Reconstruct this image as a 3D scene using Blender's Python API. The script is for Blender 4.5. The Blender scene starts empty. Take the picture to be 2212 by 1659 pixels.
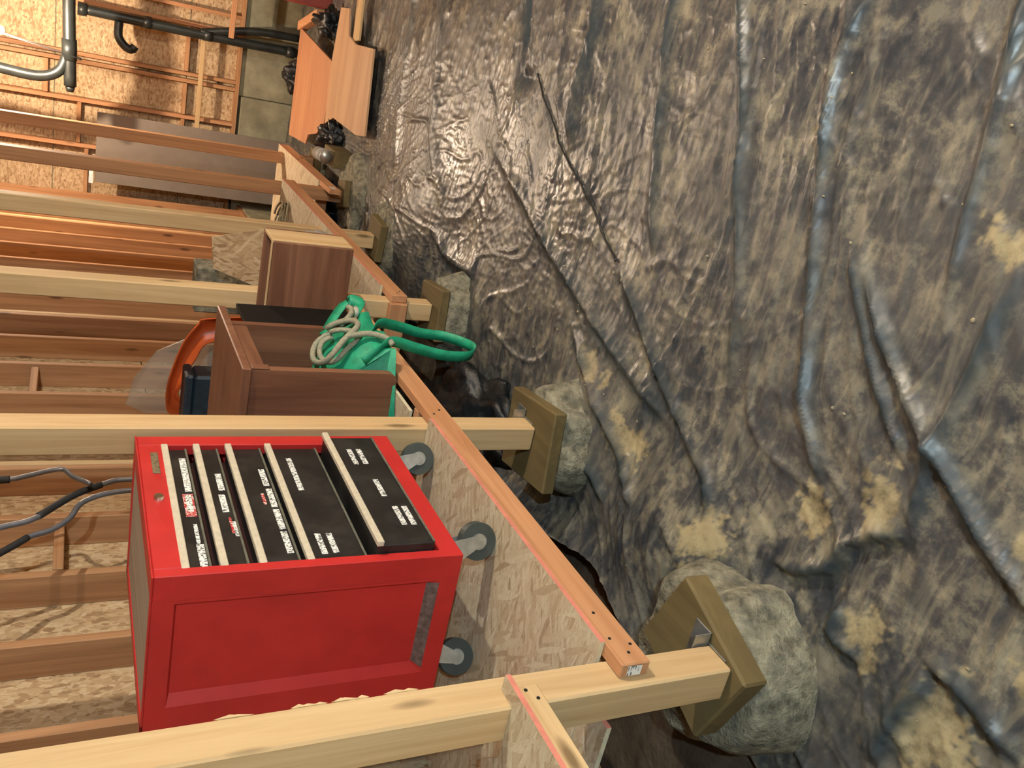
import bpy, bmesh, math, random
import numpy as np
from mathutils import Matrix, Vector
random.seed(7)
C = bpy.context.scene.collection
SC = bpy.context.scene
# World axes: X runs away from the camera along the shelf, Y to the left, Z up. z = 0 is the top of the
# shelf the tool chest stands on. The phone was held on its side, so the camera is rolled by 90 degrees.

# ------------------------------------------------------------------ camera
PITCH, ROLL, HEAD, FPX = 0.48586, 0.030117, 0.40696, 1822.6
fw = Vector((math.cos(HEAD)*math.cos(PITCH), math.sin(HEAD)*math.cos(PITCH), -math.sin(PITCH)))
r0 = Vector((math.sin(HEAD), -math.cos(HEAD), 0)); u0 = r0.cross(fw)
rr = r0*math.cos(ROLL) + u0*math.sin(ROLL); uu = -r0*math.sin(ROLL) + u0*math.cos(ROLL)
cd = bpy.data.cameras.new('camera'); cam = bpy.data.objects.new('camera', cd); C.objects.link(cam)
m = Matrix.Identity(4)
for i, ax in enumerate((-uu, rr, -fw)):
    for j in range(3): m[j][i] = ax[j]
m.translation = (0, 0, 1.06)
cam.matrix_world = m
cd.sensor_fit = 'HORIZONTAL'; cd.sensor_width = 36; cd.lens = 36*FPX/2212; cd.clip_start = 0.02
SC.camera = cam
# ------------------------------------------------------------------ world, exposure
w = bpy.data.worlds.new('world'); SC.world = w; w.use_nodes = True
w.node_tree.nodes['Background'].inputs[0].default_value = (0.55, 0.65, 0.8, 1)
w.node_tree.nodes['Background'].inputs[1].default_value = 0.02
SC.view_settings.view_transform = 'Standard'; SC.view_settings.look = 'None'
SC.view_settings.exposure = 1.1; SC.view_settings.gamma = 1.0
SC.view_settings.use_curve_mapping = False
SC.cycles.use_light_tree = False; SC.cycles.max_bounces = 4; SC.cycles.diffuse_bounces = 3; SC.cycles.glossy_bounces = 2
SC.cycles.transmission_bounces = 3; SC.cycles.transparent_max_bounces = 6
SC.cycles.caustics_reflective = False; SC.cycles.caustics_refractive = False
LAMP_FAR, LAMP_SIDE, LAMP_BACK = 120.0, 200.0, 200.0     # watts of the three bare bulbs

# ------------------------------------------------------------------ helpers
def tag(o, label=None, cat=None, group=None, kind=None):
    if label: o['label'] = label
    if cat: o['category'] = cat
    if group: o['group'] = group
    if kind: o['kind'] = kind
    return o
def empty(name, loc, label=None, cat=None, group=None):
    o = bpy.data.objects.new(name, None); C.objects.link(o); o.location = loc; o.empty_display_size = .05
    return tag(o, label, cat, group)
def obj(name, bm, mat, parent=None, smooth=False, origin=None):
    """bm is in world coordinates; the mesh is re-based on its parent's (or given) origin."""
    me = bpy.data.meshes.new(name)
    if smooth:
        for f in bm.faces: f.smooth = True
    base = Vector((0, 0, 0))
    if parent is not None:
        p = parent
        while p is not None: base += Vector(p.location); p = p.parent
    if origin is not None: org = Vector(origin)
    elif parent is not None: org = base.copy()
    else: org = sum((v.co for v in bm.verts), Vector())/max(1, len(bm.verts)); org.z = min(v.co.z for v in bm.verts)
    bmesh.ops.translate(bm, vec=-org, verts=bm.verts)
    bm.to_mesh(me); bm.free()
    o = bpy.data.objects.new(name, me); C.objects.link(o)
    o.location = org - base
    if parent is not None: o.parent = parent
    if isinstance(mat, (list, tuple)):
        for mm in mat: me.materials.append(mm)
    else: me.materials.append(mat)
    return o
def box(x0, x1, y0, y1, z0, z1, bev=0.003, bm=None, rot=None):
    b = bm or bmesh.new()
    r = bmesh.ops.create_cube(b, size=1)
    vs = r['verts']
    bmesh.ops.scale(b, vec=(abs(x1-x0), abs(y1-y0), abs(z1-z0)), verts=vs)
    c = Vector(((x0+x1)/2, (y0+y1)/2, (z0+z1)/2))
    if rot: bmesh.ops.rotate(b, cent=(0, 0, 0), matrix=rot, verts=vs)
    bmesh.ops.translate(b, vec=c, verts=vs)
    if bev:
        es = list({e for v in vs for e in v.link_edges})
        bmesh.ops.bevel(b, geom=es, offset=bev, segments=1, affect='EDGES')
    return b
def cyl(p, q, r, r2=None, seg=16, bm=None, caps=True):
    b = bm or bmesh.new(); p, q = Vector(p), Vector(q); d = q-p
    rs = bmesh.ops.create_cone(b, cap_ends=caps, segments=seg, radius1=r, radius2=r if r2 is None else r2, depth=d.length)
    bmesh.ops.rotate(b, cent=(0, 0, 0), matrix=d.to_track_quat('Z', 'Y').to_matrix(), verts=rs['verts'])
    bmesh.ops.translate(b, vec=(p+q)/2, verts=rs['verts'])
    return b
def smooth_path(pts, n=6):
    pts = [Vector(p) for p in pts]; out = []
    for i in range(len(pts)-1):
        p0 = pts[max(i-1, 0)]; p1 = pts[i]; p2 = pts[i+1]; p3 = pts[min(i+2, len(pts)-1)]
        for k in range(n):
            t = k/n
            out.append(.5*((2*p1)+(p2-p0)*t+(2*p0-5*p1+4*p2-p3)*t*t+(3*p1-p0-3*p2+p3)*t**3))
    return out+[pts[-1]]
def tube(pts, r, seg=10, bm=None, n=6, sm=True):
    b = bm or bmesh.new(); P = smooth_path(pts, n) if sm else [Vector(p) for p in pts]
    rings = []; up = Vector((0.13, 0.31, 0.94))
    for i, p in enumerate(P):
        t = (P[min(i+1, len(P)-1)]-P[max(i-1, 0)]).normalized()
        a = t.cross(up).normalized(); c = t.cross(a)
        rad = r[i*(len(r)-1)//max(1, len(P)-1)] if isinstance(r, (list, tuple)) else r
        rings.append([b.verts.new(p+a*rad*math.cos(2*math.pi*k/seg)+c*rad*math.sin(2*math.pi*k/seg)) for k in range(seg)])
    for A, B in zip(rings, rings[1:]):
        for k in range(seg): b.faces.new((A[k], A[(k+1) % seg], B[(k+1) % seg], B[k]))
    b.faces.new(rings[0][::-1]); b.faces.new(rings[-1])
    return b
def ribbon(pts, width, wdir, th=.003, n=6):
    b = bmesh.new(); P = smooth_path(pts, n); L = []
    for i, p in enumerate(P):
        t = (P[min(i+1, len(P)-1)]-P[max(i-1, 0)]).normalized()
        wd = Vector(wdir[i*(len(wdir)-1)//max(1, len(P)-1)] if isinstance(wdir, list) else wdir)
        wd = (wd-t*wd.dot(t)).normalized()*width/2; nn = t.cross(wd).normalized()*th/2
        L.append([b.verts.new(p+s) for s in (wd+nn, -wd+nn, -wd-nn, wd-nn)])
    for A, B in zip(L, L[1:]):
        for k in range(4): b.faces.new((A[k], A[(k+1) % 4], B[(k+1) % 4], B[k]))
    b.faces.new(L[0][::-1]); b.faces.new(L[-1])
    return b
def prism(pts2, z0, z1, bm=None):
    """horizontal plate from an XY outline"""
    b = bm or bmesh.new()
    lo = [b.verts.new((x, y, z0)) for x, y in pts2]; hi = [b.verts.new((x, y, z1)) for x, y in pts2]
    b.faces.new(lo[::-1]); b.faces.new(hi)
    n = len(pts2)
    for i in range(n): b.faces.new((lo[i], lo[(i+1) % n], hi[(i+1) % n], hi[i]))
    bmesh.ops.recalc_face_normals(b, faces=b.faces); return b
def prism_x(ptsyz, x0, x1):
    b = bmesh.new()
    lo = [b.verts.new((x0, y, z)) for y, z in ptsyz]; hi = [b.verts.new((x1, y, z)) for y, z in ptsyz]
    b.faces.new(lo); b.faces.new(hi[::-1]); n = len(ptsyz)
    for i in range(n): b.faces.new((lo[i], lo[(i+1) % n], hi[(i+1) % n], hi[i]))
    bmesh.ops.recalc_face_normals(b, faces=b.faces); return b
# vectorised gradient noise for terrain and cloth
_rng = np.random.RandomState(3); _perm = np.tile(_rng.permutation(256), 3); _ang = _rng.rand(256)*2*np.pi
def pn(x, y):
    xi, yi = np.floor(x).astype(int), np.floor(y).astype(int); xf, yf = x-xi, y-yi
    u, v = xf**3*(xf*(xf*6-15)+10), yf**3*(yf*(yf*6-15)+10)
    def g(ix, iy, dx, dy):
        a = _ang[_perm[_perm[ix & 255]+(iy & 255)]]; return np.cos(a)*dx+np.sin(a)*dy
    a, b_ = g(xi, yi, xf, yf), g(xi+1, yi, xf-1, yf); c, d = g(xi, yi+1, xf, yf-1), g(xi+1, yi+1, xf-1, yf-1)
    return ((a*(1-u)+b_*u)*(1-v)+(c*(1-u)+d*u)*v)*1.5
def ridged(x, y, p=2.0): return np.clip(1-np.abs(pn(x, y))*2.2, 0, 1)**p
def lump(cx, cy, z0, z1, r0_, r1_, seed, seg=36, rings=10, amp=.05, sq=0.0):
    """an uneven cast concrete footing"""
    b = bmesh.new(); R = []
    for k in range(rings+1):
        t = k/rings; ring = []
        rad = r0_+(r1_-r0_)*(t**1.3); z = z0+(z1-z0)*(1-(1-t)**1.6)
        for i in range(seg):
            a = 2*math.pi*i/seg
            n_ = float(pn(np.array(math.cos(a)*1.6+seed*3.1), np.array(math.sin(a)*1.6+t*1.3+seed)))
            ring.append(b.verts.new((cx+math.cos(a)*rad*(1+amp*4*n_), cy+math.sin(a)*rad*(1+amp*4*n_), z+amp*.25*n_*(0.2 if t > .95 else 1))))
        R.append(ring)
    for A, B in zip(R, R[1:]):
        for i in range(seg): b.faces.new((A[i], A[(i+1) % seg], B[(i+1) % seg], B[i]))
    b.faces.new(R[-1]); b.faces.new(R[0][::-1]); return b

# ------------------------------------------------------------------ materials
def new_mat(name):
    mt = bpy.data.materials.new(name); mt.use_nodes = True; nt = mt.node_tree
    return mt, nt, nt.nodes['Principled BSDF']
def N(nt, t, **kw):
    n = nt.nodes.new(t)
    for k, v in kw.items():
        if k in n.inputs.keys() if not k.startswith('_') else False: n.inputs[k].default_value = v
        else: setattr(n, k, v)
    return n
def ramp(nt, fac, stops, interp='LINEAR'):
    n = nt.nodes.new('ShaderNodeValToRGB'); n.color_ramp.interpolation = interp
    el = n.color_ramp.elements
    while len(el) < len(stops): el.new(.5)
    for e, (p, c) in zip(el, stops): e.position = p; e.color = (*c, 1) if len(c) == 3 else c
    nt.links.new(fac, n.inputs[0]); return n.outputs[0]
def mix(nt, fac, a, b, mode='MIX'):
    n = nt.nodes.new('ShaderNodeMix'); n.data_type = 'RGBA'; n.blend_type = mode
    for s, v in ((n.inputs[0], fac), (n.inputs[6], a), (n.inputs[7], b)):
        if hasattr(v, 'links'): nt.links.new(v, s)
        else: s.default_value = v if not isinstance(v, tuple) else (*v, 1)[:4]
    return n.outputs[2]
def coords(nt, scale, rand=True, rot=(0, 0, 0)):
    tc = nt.nodes.new('ShaderNodeTexCoord'); mp = nt.nodes.new('ShaderNodeMapping')
    mp.inputs['Scale'].default_value = scale; mp.inputs['Rotation'].default_value = rot
    nt.links.new(tc.outputs['Object'], mp.inputs[0])
    if not rand: return mp.outputs[0]
    oi = nt.nodes.new('ShaderNodeObjectInfo'); ml = nt.nodes.new('ShaderNodeMath'); ml.operation = 'MULTIPLY'
    ml.inputs[1].default_value = 57.0; nt.links.new(oi.outputs['Random'], ml.inputs[0])
    ad = nt.nodes.new('ShaderNodeVectorMath'); ad.operation = 'ADD'
    nt.links.new(mp.outputs[0], ad.inputs[0]); nt.links.new(ml.outputs[0], ad.inputs[1]); return ad.outputs[0]
def noise(nt, vec, scale=1.0, detail=4.0, rough=.55, dist=0.0):
    n = nt.nodes.new('ShaderNodeTexNoise'); n.inputs['Scale'].default_value = scale; n.inputs['Detail'].default_value = detail
    n.inputs['Roughness'].default_value = rough; n.inputs['Distortion'].default_value = dist
    nt.links.new(vec, n.inputs['Vector']); return n.outputs['Fac']
def vor(nt, vec, scale=1.0, feature='F1', rnd=1.0):
    n = nt.nodes.new('ShaderNodeTexVoronoi'); n.feature = feature; n.inputs['Scale'].default_value = scale
    n.inputs['Randomness'].default_value = rnd; nt.links.new(vec, n.inputs['Vector']); return n
def bump(nt, bs, height, strength=.3, dist=.01):
    b = nt.nodes.new('ShaderNodeBump'); b.inputs['Strength'].default_value = strength; b.inputs['Distance'].default_value = dist
    nt.links.new(height, b.inputs['Height']); nt.links.new(b.outputs[0], bs.inputs['Normal']); return b
def wood(name, light, dark, axis='z', rough=.65, knots=True, grain=26, contrast=(.3, .72)):
    mt, nt, bs = new_mat(name)
    al, ac = 1.0, grain
    sc = {'x': (al, ac, ac), 'y': (ac, al, ac), 'z': (ac, ac, al)}[axis]
    v = coords(nt, sc); g = noise(nt, v, 1.0, 5, .6, .8)
    col = ramp(nt, g, [(contrast[0], light), (contrast[1], dark)])
    s2 = {'x': (.7, 4, 4), 'y': (4, .7, 4), 'z': (4, 4, .7)}[axis]
    v2 = coords(nt, s2); tone = noise(nt, v2, 1.0, 2)
    col = mix(nt, .22, col, ramp(nt, tone, [(.35, (.55, .45, .35)), (.65, (1, .95, .85))]), 'MULTIPLY')
    if knots:
        s3 = {'x': (2.4, 9, 9), 'y': (9, 2.4, 9), 'z': (9, 9, 2.4)}[axis]
        k = vor(nt, coords(nt, s3), 1.0)
        kf = ramp(nt, k.outputs['Distance'], [(.06, (1, 1, 1)), (.15, (0, 0, 0))])
        kd = tuple(c*.42 for c in dark)
        col = mix(nt, kf, col, kd)
    nt.links.new(col, bs.inputs['Base Color']); bs.inputs['Roughness'].default_value = rough
    bs.inputs['Specular IOR Level'].default_value = .3
    return mt
def osb(name, tones, axis='x', scale=1.0, rough=.7):
    mt, nt, bs = new_mat(name)
    L, S = 8*scale, 52*scale
    def sc(l, s): return {'x': (l, s, s), 'y': (s, l, s), 'z': (s, s, l)}[axis]
    cols = []
    for k, (an, q) in enumerate(((.18, 1.0), (-.42, 1.25), (.85, .8))):
        tc = nt.nodes.new('ShaderNodeTexCoord')
        ro = nt.nodes.new('ShaderNodeVectorRotate'); ro.rotation_type = 'EULER_XYZ'
        ro.inputs['Rotation'].default_value = (an*.3, an*.3, an) if axis != 'z' else (an, an*.2, 0)
        nt.links.new(tc.outputs['Object'], ro.inputs['Vector'])
        mp = nt.nodes.new('ShaderNodeMapping'); mp.inputs['Scale'].default_value = sc(L*q, S*q); mp.inputs['Location'].default_value = (k*7.3, k*3.1, k*5.7)
        nt.links.new(ro.outputs[0], mp.inputs[0])
        oi = nt.nodes.new('ShaderNodeObjectInfo'); ml = nt.nodes.new('ShaderNodeMath'); ml.operation = 'MULTIPLY'; ml.inputs[1].default_value = 31
        nt.links.new(oi.outputs['Random'], ml.inputs[0])
        ad = nt.nodes.new('ShaderNodeVectorMath'); nt.links.new(mp.outputs[0], ad.inputs[0]); nt.links.new(ml.outputs[0], ad.inputs[1])
        vn = vor(nt, ad.outputs[0], 1.0); sp = nt.nodes.new('ShaderNodeSeparateColor'); nt.links.new(vn.outputs['Color'], sp.inputs[0])
        cols.append((sp.outputs[0], sp.outputs[1], ad.outputs[0]))
    st = [(i/(len(tones)-1), c) for i, c in enumerate(tones)]
    a = ramp(nt, cols[0][0], st); b_ = ramp(nt, cols[1][0], st); c_ = ramp(nt, cols[2][0], st)
    m1 = ramp(nt, cols[1][1], [(.5, (0, 0, 0)), (.54, (1, 1, 1))]); m2 = ramp(nt, cols[2][1], [(.7, (0, 0, 0)), (.74, (1, 1, 1))])
    col = mix(nt, m2, mix(nt, m1, a, b_), c_)
    fib = noise(nt, cols[0][2], 4.0, 3, .6)
    col = mix(nt, .45, col, ramp(nt, fib, [(.3, (.62, .52, .42)), (.6, (1, 1, 1))]), 'MULTIPLY')
    nt.links.new(col, bs.inputs['Base Color']); bs.inputs['Roughness'].default_value = rough
    bs.inputs['Specular IOR Level'].default_value = .3
    return mt
def plain(name, col, rough=.5, metal=0.0, var=.15, vscale=9.0, bumps=0.0, spec=.5, dust=None):
    mt, nt, bs = new_mat(name); v = coords(nt, (1, 1, 1)); n = noise(nt, v, vscale, 5, .6)
    lo = tuple(c*(1-var) for c in col); hi = tuple(min(1, c*(1+var)) for c in col)
    cc = ramp(nt, n, [(.3, lo), (.7, hi)])
    if dust:
        d = noise(nt, v, vscale*.6, 6, .65); cc = mix(nt, ramp(nt, d, [(.48, (0, 0, 0)), (.68, (.6, .6, .6))]), cc, dust)
    nt.links.new(cc, bs.inputs['Base Color']); bs.inputs['Roughness'].default_value = rough; bs.inputs['Metallic'].default_value = metal
    bs.inputs['Specular IOR Level'].default_value = spec
    if bumps: bump(nt, bs, noise(nt, v, vscale*4, 5, .6), bumps, .01)
    return mt
def emit(name, col, st):
    mt, nt, bs = new_mat(name); bs.inputs['Emission Color'].default_value = (*col, 1); bs.inputs['Emission Strength'].default_value = st
    bs.inputs['Base Color'].default_value = (*col, 1); return mt
def label_mat(name, ink=(.10, .10, .10), back=(.80, .80, .76)):
    """label-maker tape: rows of small dark strokes on white"""
    mt, nt, bs = new_mat(name); v = coords(nt, (430, 60, 230)); vn = vor(nt, v, 1.0); sp = nt.nodes.new('ShaderNodeSeparateColor')
    nt.links.new(vn.outputs['Color'], sp.inputs[0])
    nt.links.new(mix(nt, ramp(nt, sp.outputs[0], [(.27, (1, 1, 1)), (.31, (0, 0, 0))]), back, ink), bs.inputs['Base Color'])
    bs.inputs['Roughness'].default_value = .5; return mt

PINE_L, PINE_D = (.62, .40, .19), (.40, .21, .085)
M = {}
for ax in 'xyz':
    M['pine_'+ax] = wood('pine_'+ax, (.68, .50, .28), (.50, .325, .155), ax)
    M['fir_'+ax] = wood('fir_'+ax, (.64, .345, .18), (.44, .20, .09), ax)
    M['stud_'+ax] = wood('stud_'+ax, (.54, .30, .15), (.33, .155, .07), ax)
    M['brown_'+ax] = wood('brown_'+ax, (.27, .125, .072), (.135, .055, .032), ax, .42, False, 18)
OSB_T = [(.34, .21, .11), (.47, .32, .175), (.57, .41, .24), (.66, .51, .32), (.50, .34, .19)]
OSB_D = [(.40, .30, .19), (.50, .41, .275), (.56, .485, .34), (.62, .565, .415), (.46, .35, .23)]
M['osb_wall'] = osb('osb_wall', OSB_T, 'z', 1.2)
M['osb_wall_y'] = osb('osb_wall_y', OSB_T, 'y', 1.2)
M['osb_deck'] = osb('osb_deck', OSB_D, 'y', 1.5)
M['osb_edge'] = plain('osb_edge', (.60, .21, .15), .7, 0, .15, 30)
M['osb_cut'] = plain('osb_cut', (.60, .55, .38), .8, 0, .2, 40)
M['concrete'] = plain('concrete', (.30, .28, .19), .9, 0, .3, 5, .3, .2, (.20, .18, .12))
M['pier'] = plain('pier_concrete', (.27, .25, .18), .9, 0, .6, 26, 1.0, .2, (.10, .105, .10))
M['soil'] = plain('soil', (.085, .062, .042), .95, 0, .5, 7, .9, .1)
M['black'] = plain('black_plastic', (.012, .014, .015), .35, 0, .3, 10, .1)
M['gapshade'] = plain('painted_gap_shade', (.006, .005, .004), .7, 0, .2, 10, 0, .2)  # near-black colour standing in for shade between table and box
M['bagblack'] = plain('black_bag', (.010, .012, .014), .28, 0, .3, 14, .5)
M['abs'] = plain('abs_pipe', (.018, .022, .021), .38, 0, .3, 12)
M['red'] = plain('red_paint', (.50, .026, .024), .42, 0, .12, 7, 0, .4)
M['crate'] = plain('crate_red', (.30, .055, .04), .55, 0, .2, 8)
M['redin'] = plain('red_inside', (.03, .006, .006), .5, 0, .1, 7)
M['drawer'] = plain('drawer_black', (.016, .015, .014), .38, 0, .4, 14, .04, .45, (.045, .042, .036))
M['pull'] = plain('pull_strip', (.56, .50, .38), .5, 0, .12, 60)
M['lip'] = plain('drawer_lip', (.17, .17, .13), .4, .3, .3, 40)
M['mat'] = wood('top_mat', (.46, .38, .30), (.29, .235, .185), 'x', .55, False, 40)
M['worn'] = plain('worn_metal', (.33, .24, .22), .5, .3, .5, 60)
M['chrome'] = plain('chrome', (.75, .75, .72), .2, 1.0, .1, 20)
M['steel'] = plain('galvanised', (.48, .50, .48), .42, .85, .2, 30)
M['tyre'] = plain('tyre', (.045, .055, .050), .55, 0, .25, 20)
M['emblem'] = plain('emblem', (.24, .20, .12), .4, .5, .7, 90)
M['label'] = label_mat('label_tape'); M['labelred'] = label_mat('label_red', (.70, .65, .6), (.45, .03, .03))
M['white'] = plain('white_paper', (.72, .74, .76), .6, 0, .08, 40)
M['orange'] = plain('orange_plastic', (.62, .105, .022), .38, 0, .12, 6)
M['green'] = plain('green_fabric', (.012, .30, .155), .55, 0, .25, 30, .1)
M['rope'] = plain('pale_rope', (.33, .32, .23), .7, 0, .25, 120, .4)
M['nozzle'] = plain('pale_grey_plastic', (.44, .44, .36), .5, 0, .1, 30)
M['blue'] = plain('navy_plastic', (.015, .030, .045), .5, 0, .3, 20)
M['greyboard'] = plain('grey_board', (.20, .165, .135), .8, 0, .1, 6)
M['ply_y'] = wood('ply_y', (.60, .385, .225), (.46, .27, .15), 'y', .55, False, 12)
M['ply_red'] = wood('ply_red', (.55, .285, .155), (.42, .19, .10), 'y', .55, False, 12)
M['plate'] = wood('treated_wood', (.20, .15, .065), (.11, .08, .035), 'x', .7, False, 12)
M['tubegrey'] = plain('grey_tube', (.20, .21, .24), .4, .5, .2, 20)
M['foam'] = plain('foam_grip', (.02, .02, .022), .7, 0, .2, 40)
M['wire'] = plain('coil_wire', (.20, .17, .10), .5, .2, .5, 60)
M['rubble'] = plain('rubble', (.33, .28, .18), .9, 0, .4, 30, .5)
def clear(name, col, rough, alpha):
    mt, nt, bs = new_mat(name); bs.inputs['Base Color'].default_value = (*col, 1); bs.inputs['Roughness'].default_value = rough
    tr = nt.nodes.new('ShaderNodeBsdfTransparent'); mx = nt.nodes.new('ShaderNodeMixShader'); mx.inputs[0].default_value = alpha
    nt.links.new(tr.outputs[0], mx.inputs[1]); nt.links.new(bs.outputs[0], mx.inputs[2])
    nt.links.new(mx.outputs[0], nt.nodes['Material Output'].inputs['Surface'])
    n = noise(nt, coords(nt, (1, 1, 1)), 20, 4); bump(nt, bs, n, .4, .01); return mt
M['clear'] = clear('clear_plastic', (.55, .53, .50), .2, .55)
M['haze'] = clear('cloudy_plastic', (.40, .38, .32), .4, .28)
def sheet_mat():
    mt, nt, bs = new_mat('poly_sheet')
    v = coords(nt, (1, 1, 1), False)
    a = noise(nt, v, 1.6, 3, .62); b_ = noise(nt, v, 9, 5, .75)
    vs = coords(nt, (15, 4, 6), False, (0, 0, .35)); s = noise(nt, vs, 1.0, 3, .65, 1.5)
    dark, mid, tan = (.026, .033, .043), (.088, .085, .080), (.31, .28, .195)
    col = ramp(nt, b_, [(.41, dark), (.50, mid), (.61, tan)])
    col2 = ramp(nt, s, [(.38, dark), (.52, mid), (.68, tan)])
    col = mix(nt, .45, col, col2)
    col = mix(nt, ramp(nt, a, [(.42, (0, 0, 0)), (.60, (.4, .4, .4))]), col, mid)
    dt = nt.nodes.new('ShaderNodeAttribute'); dt.attribute_name = 'dirt'
    col = mix(nt, dt.outputs['Fac'], col, ramp(nt, b_, [(.35, (.16, .13, .07)), (.55, (.42, .35, .20))]))
    at = nt.nodes.new('ShaderNodeAttribute'); at.attribute_name = 'fold_tint'
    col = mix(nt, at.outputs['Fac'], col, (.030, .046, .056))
    nt.links.new(col, bs.inputs['Base Color'])
    rg = ramp(nt, a, [(.35, (.31,)*3), (.65, (.52,)*3)])
    nt.links.new(rg, bs.inputs['Roughness']); bs.inputs['Specular IOR Level'].default_value = .55
    w2 = vor(nt, coords(nt, (30, 14, 20), False, (0, 0, .3)), 1.0, 'F1'); w2.voronoi_dimensions = '2D'
    bump(nt, bs, w2.outputs['Distance'], .4, .006); return mt
M['sheet'] = sheet_mat()

# ------------------------------------------------------------------ ground
def base_z(x, y): return -.50-.055*x
FOLDS = [  # polyline on the ground, height, width, one-sided step
 ([(3.034,-.7),(3.034,-.275),(2.999,-.162),(3.017,.008),(3.011,.147),(2.949,.298)], .075, .06, .05),
 ([(2.429,.567),(2.251,.652),(1.914,.841),(1.744,.915),(1.595,.97),(1.523,1.064)], .045, .03, .03),
 ([(1.66,-.6),(1.646,-.308),(1.662,-.214),(1.664,-.122),(1.603,.066),(1.558,.207),(1.491,.391),(1.407,.608),(1.301,.748),(1.226,.783)], .055, .022, .01),
 ([(1.389,.253),(1.317,.321),(1.233,.402),(1.122,.489),(1.026,.552),(.945,.595),(.844,.662),(.722,.715),(.5,.8)], .06, .026, .015),
 ([(1.45,.2),(1.36,.33),(1.26,.45),(1.15,.56),(1.06,.63)], .04, .016, 0),
 ([(3.759,-.5),(3.759,-.258),(3.687,-.085),(3.664,.053),(3.398,.056)], -.05, .05, 0),
 ([(4.281,.944),(4.024,1.027),(3.836,1.021),(3.585,.973)], .05, .04, .05),
 ([(1.325,1.043),(1.226,1.017),(1.14,.952),(1.119,.869),(1.061,.806),(.977,.756)], .05, .02, .05),
 ([(2.647,.863),(2.439,.95),(2.24,1.044),(2.033,1.117),(1.904,1.184),(1.842,1.215)], .05, .03, .02),
 ([(1.077,.982),(1.071,1.07),(1.059,1.081),(.954,1.079)], .05, .02, .02),
 ([(4.915,-.5),(4.915,-.23),(4.794,.11),(4.603,.493),(4.281,.738)], .05, .07, .03),
 ([(2.138,-.6),(2.138,-.297),(1.992,-.057),(1.888,.21),(1.769,.418),(1.644,.789)], .035, .025, 0),
 ([(2.442,1.16),(2.305,1.264),(2.124,1.258),(2.026,1.311)], .05, .03, .02),
 ([(1.001,.139),(1.007,.374),(1.019,.593),(.993,.749)], .04, .025, .01),
 ([(.849,.964),(.764,.963),(.679,.978),(.585,.998)], .04, .025, .02),
 ([(.844,1.269),(.842,1.135),(.818,.975)], .04, .025, .02),
 ([(3.872,.375),(3.301,.542),(2.875,.69),(2.442,.806),(2.029,.894),(1.784,.935)], .04, .04, .02),
 ([(2.55,-.6),(2.5,-.2),(2.4,.1),(2.3,.35),(2.2,.5)], .045, .035, .02),
 ([(5.6,-.5),(5.5,0),(5.4,.5),(5.2,.8)], .05, .07, .02),
 ([(1.25,-.5),(1.2,-.2),(1.16,.1),(1.12,.28)], .04, .02, .015),
]
def polydist(px, py, pts):
    best = np.full(px.shape, 9.0); side = np.zeros(px.shape); tt = np.zeros(px.shape); n = len(pts)-1
    for i in range(n):
        (ax, ay), (bx, by) = pts[i], pts[i+1]; dx, dy = bx-ax, by-ay; L2 = dx*dx+dy*dy
        t = np.clip(((px-ax)*dx+(py-ay)*dy)/L2, 0, 1); ex, ey = px-(ax+t*dx), py-(ay+t*dy)
        d = np.hypot(ex, ey); mk = d < best; best = np.where(mk, d, best)
        side = np.where(mk, np.sign(dx*ey-dy*ex), side); tt = np.where(mk, (i+t)/n, tt)
    return best, side, tt
def sheet_z(x, y):
    z = base_z(x, y)
    bl = np.clip((y-.1)/.8, 0, 1); an = .75*bl+.5*pn(x*.5+9, y*.5+4)
    ca, sa = np.cos(an), np.sin(an); u = x*ca+y*sa; v = -x*sa+y*ca
    wx, wy = .35*pn(x*1.7+3, y*1.7), .35*pn(x*1.7, y*1.7+8)
    z = z+.022*pn(x*.9, y*.9)+.006*pn(x*2.6+4, y*2.6)
    z = z+.010*ridged(u*1.9+wx*1.4, v*.45+wy, 12)+.007*ridged(u*4.2+wx*2+5, v*.8+wy, 11)
    z = z+.005*ridged(u*9+wx*4+1, v*1.8+wy*2, 9)+.004*ridged(v*5+wx*3+7, u*2.0+wy*3, 11)
    z = z+.003*ridged(u*17+wx*5, v*3.5+wy*3, 7)+.0025*ridged(u*31+wx*9+2, v*8+wy*5, 5)-.01
    for pts, h, wd, st in FOLDS:
        d, s, t = polydist(x, y, pts); en = np.clip(np.minimum(t, 1-t)*6, .15, 1); wob = 1+.5*pn(x*9+h*99, y*9)
        z = z+en*(h*.55*np.exp(-(d/(wd*.8*wob))**1.3)+st*.3*s*np.exp(-(d/(wd*4))**2)*np.clip(d/(wd*.6), 0, 1))
    for cx, cy, h, r in ((4.55, 1.0, .10, .45), (3.5, 1.15, .05, .35), (1.75, 1.35, .08, .3), (2.35, 1.2, .06, .3), (5.3, 1.2, .1, .4), (1.55, 1.15, .05, .22)):
        z = z+h*np.exp(-((x-cx)**2+(y-cy)**2)/r**2)
    e = np.clip((y-1.38)/.22, 0, 1); z = z+.11*e**2*np.clip((3.6-x)/1.0, 0, 1)*np.clip((x-1.35)/.25, 0, 1)
    return z
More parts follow.
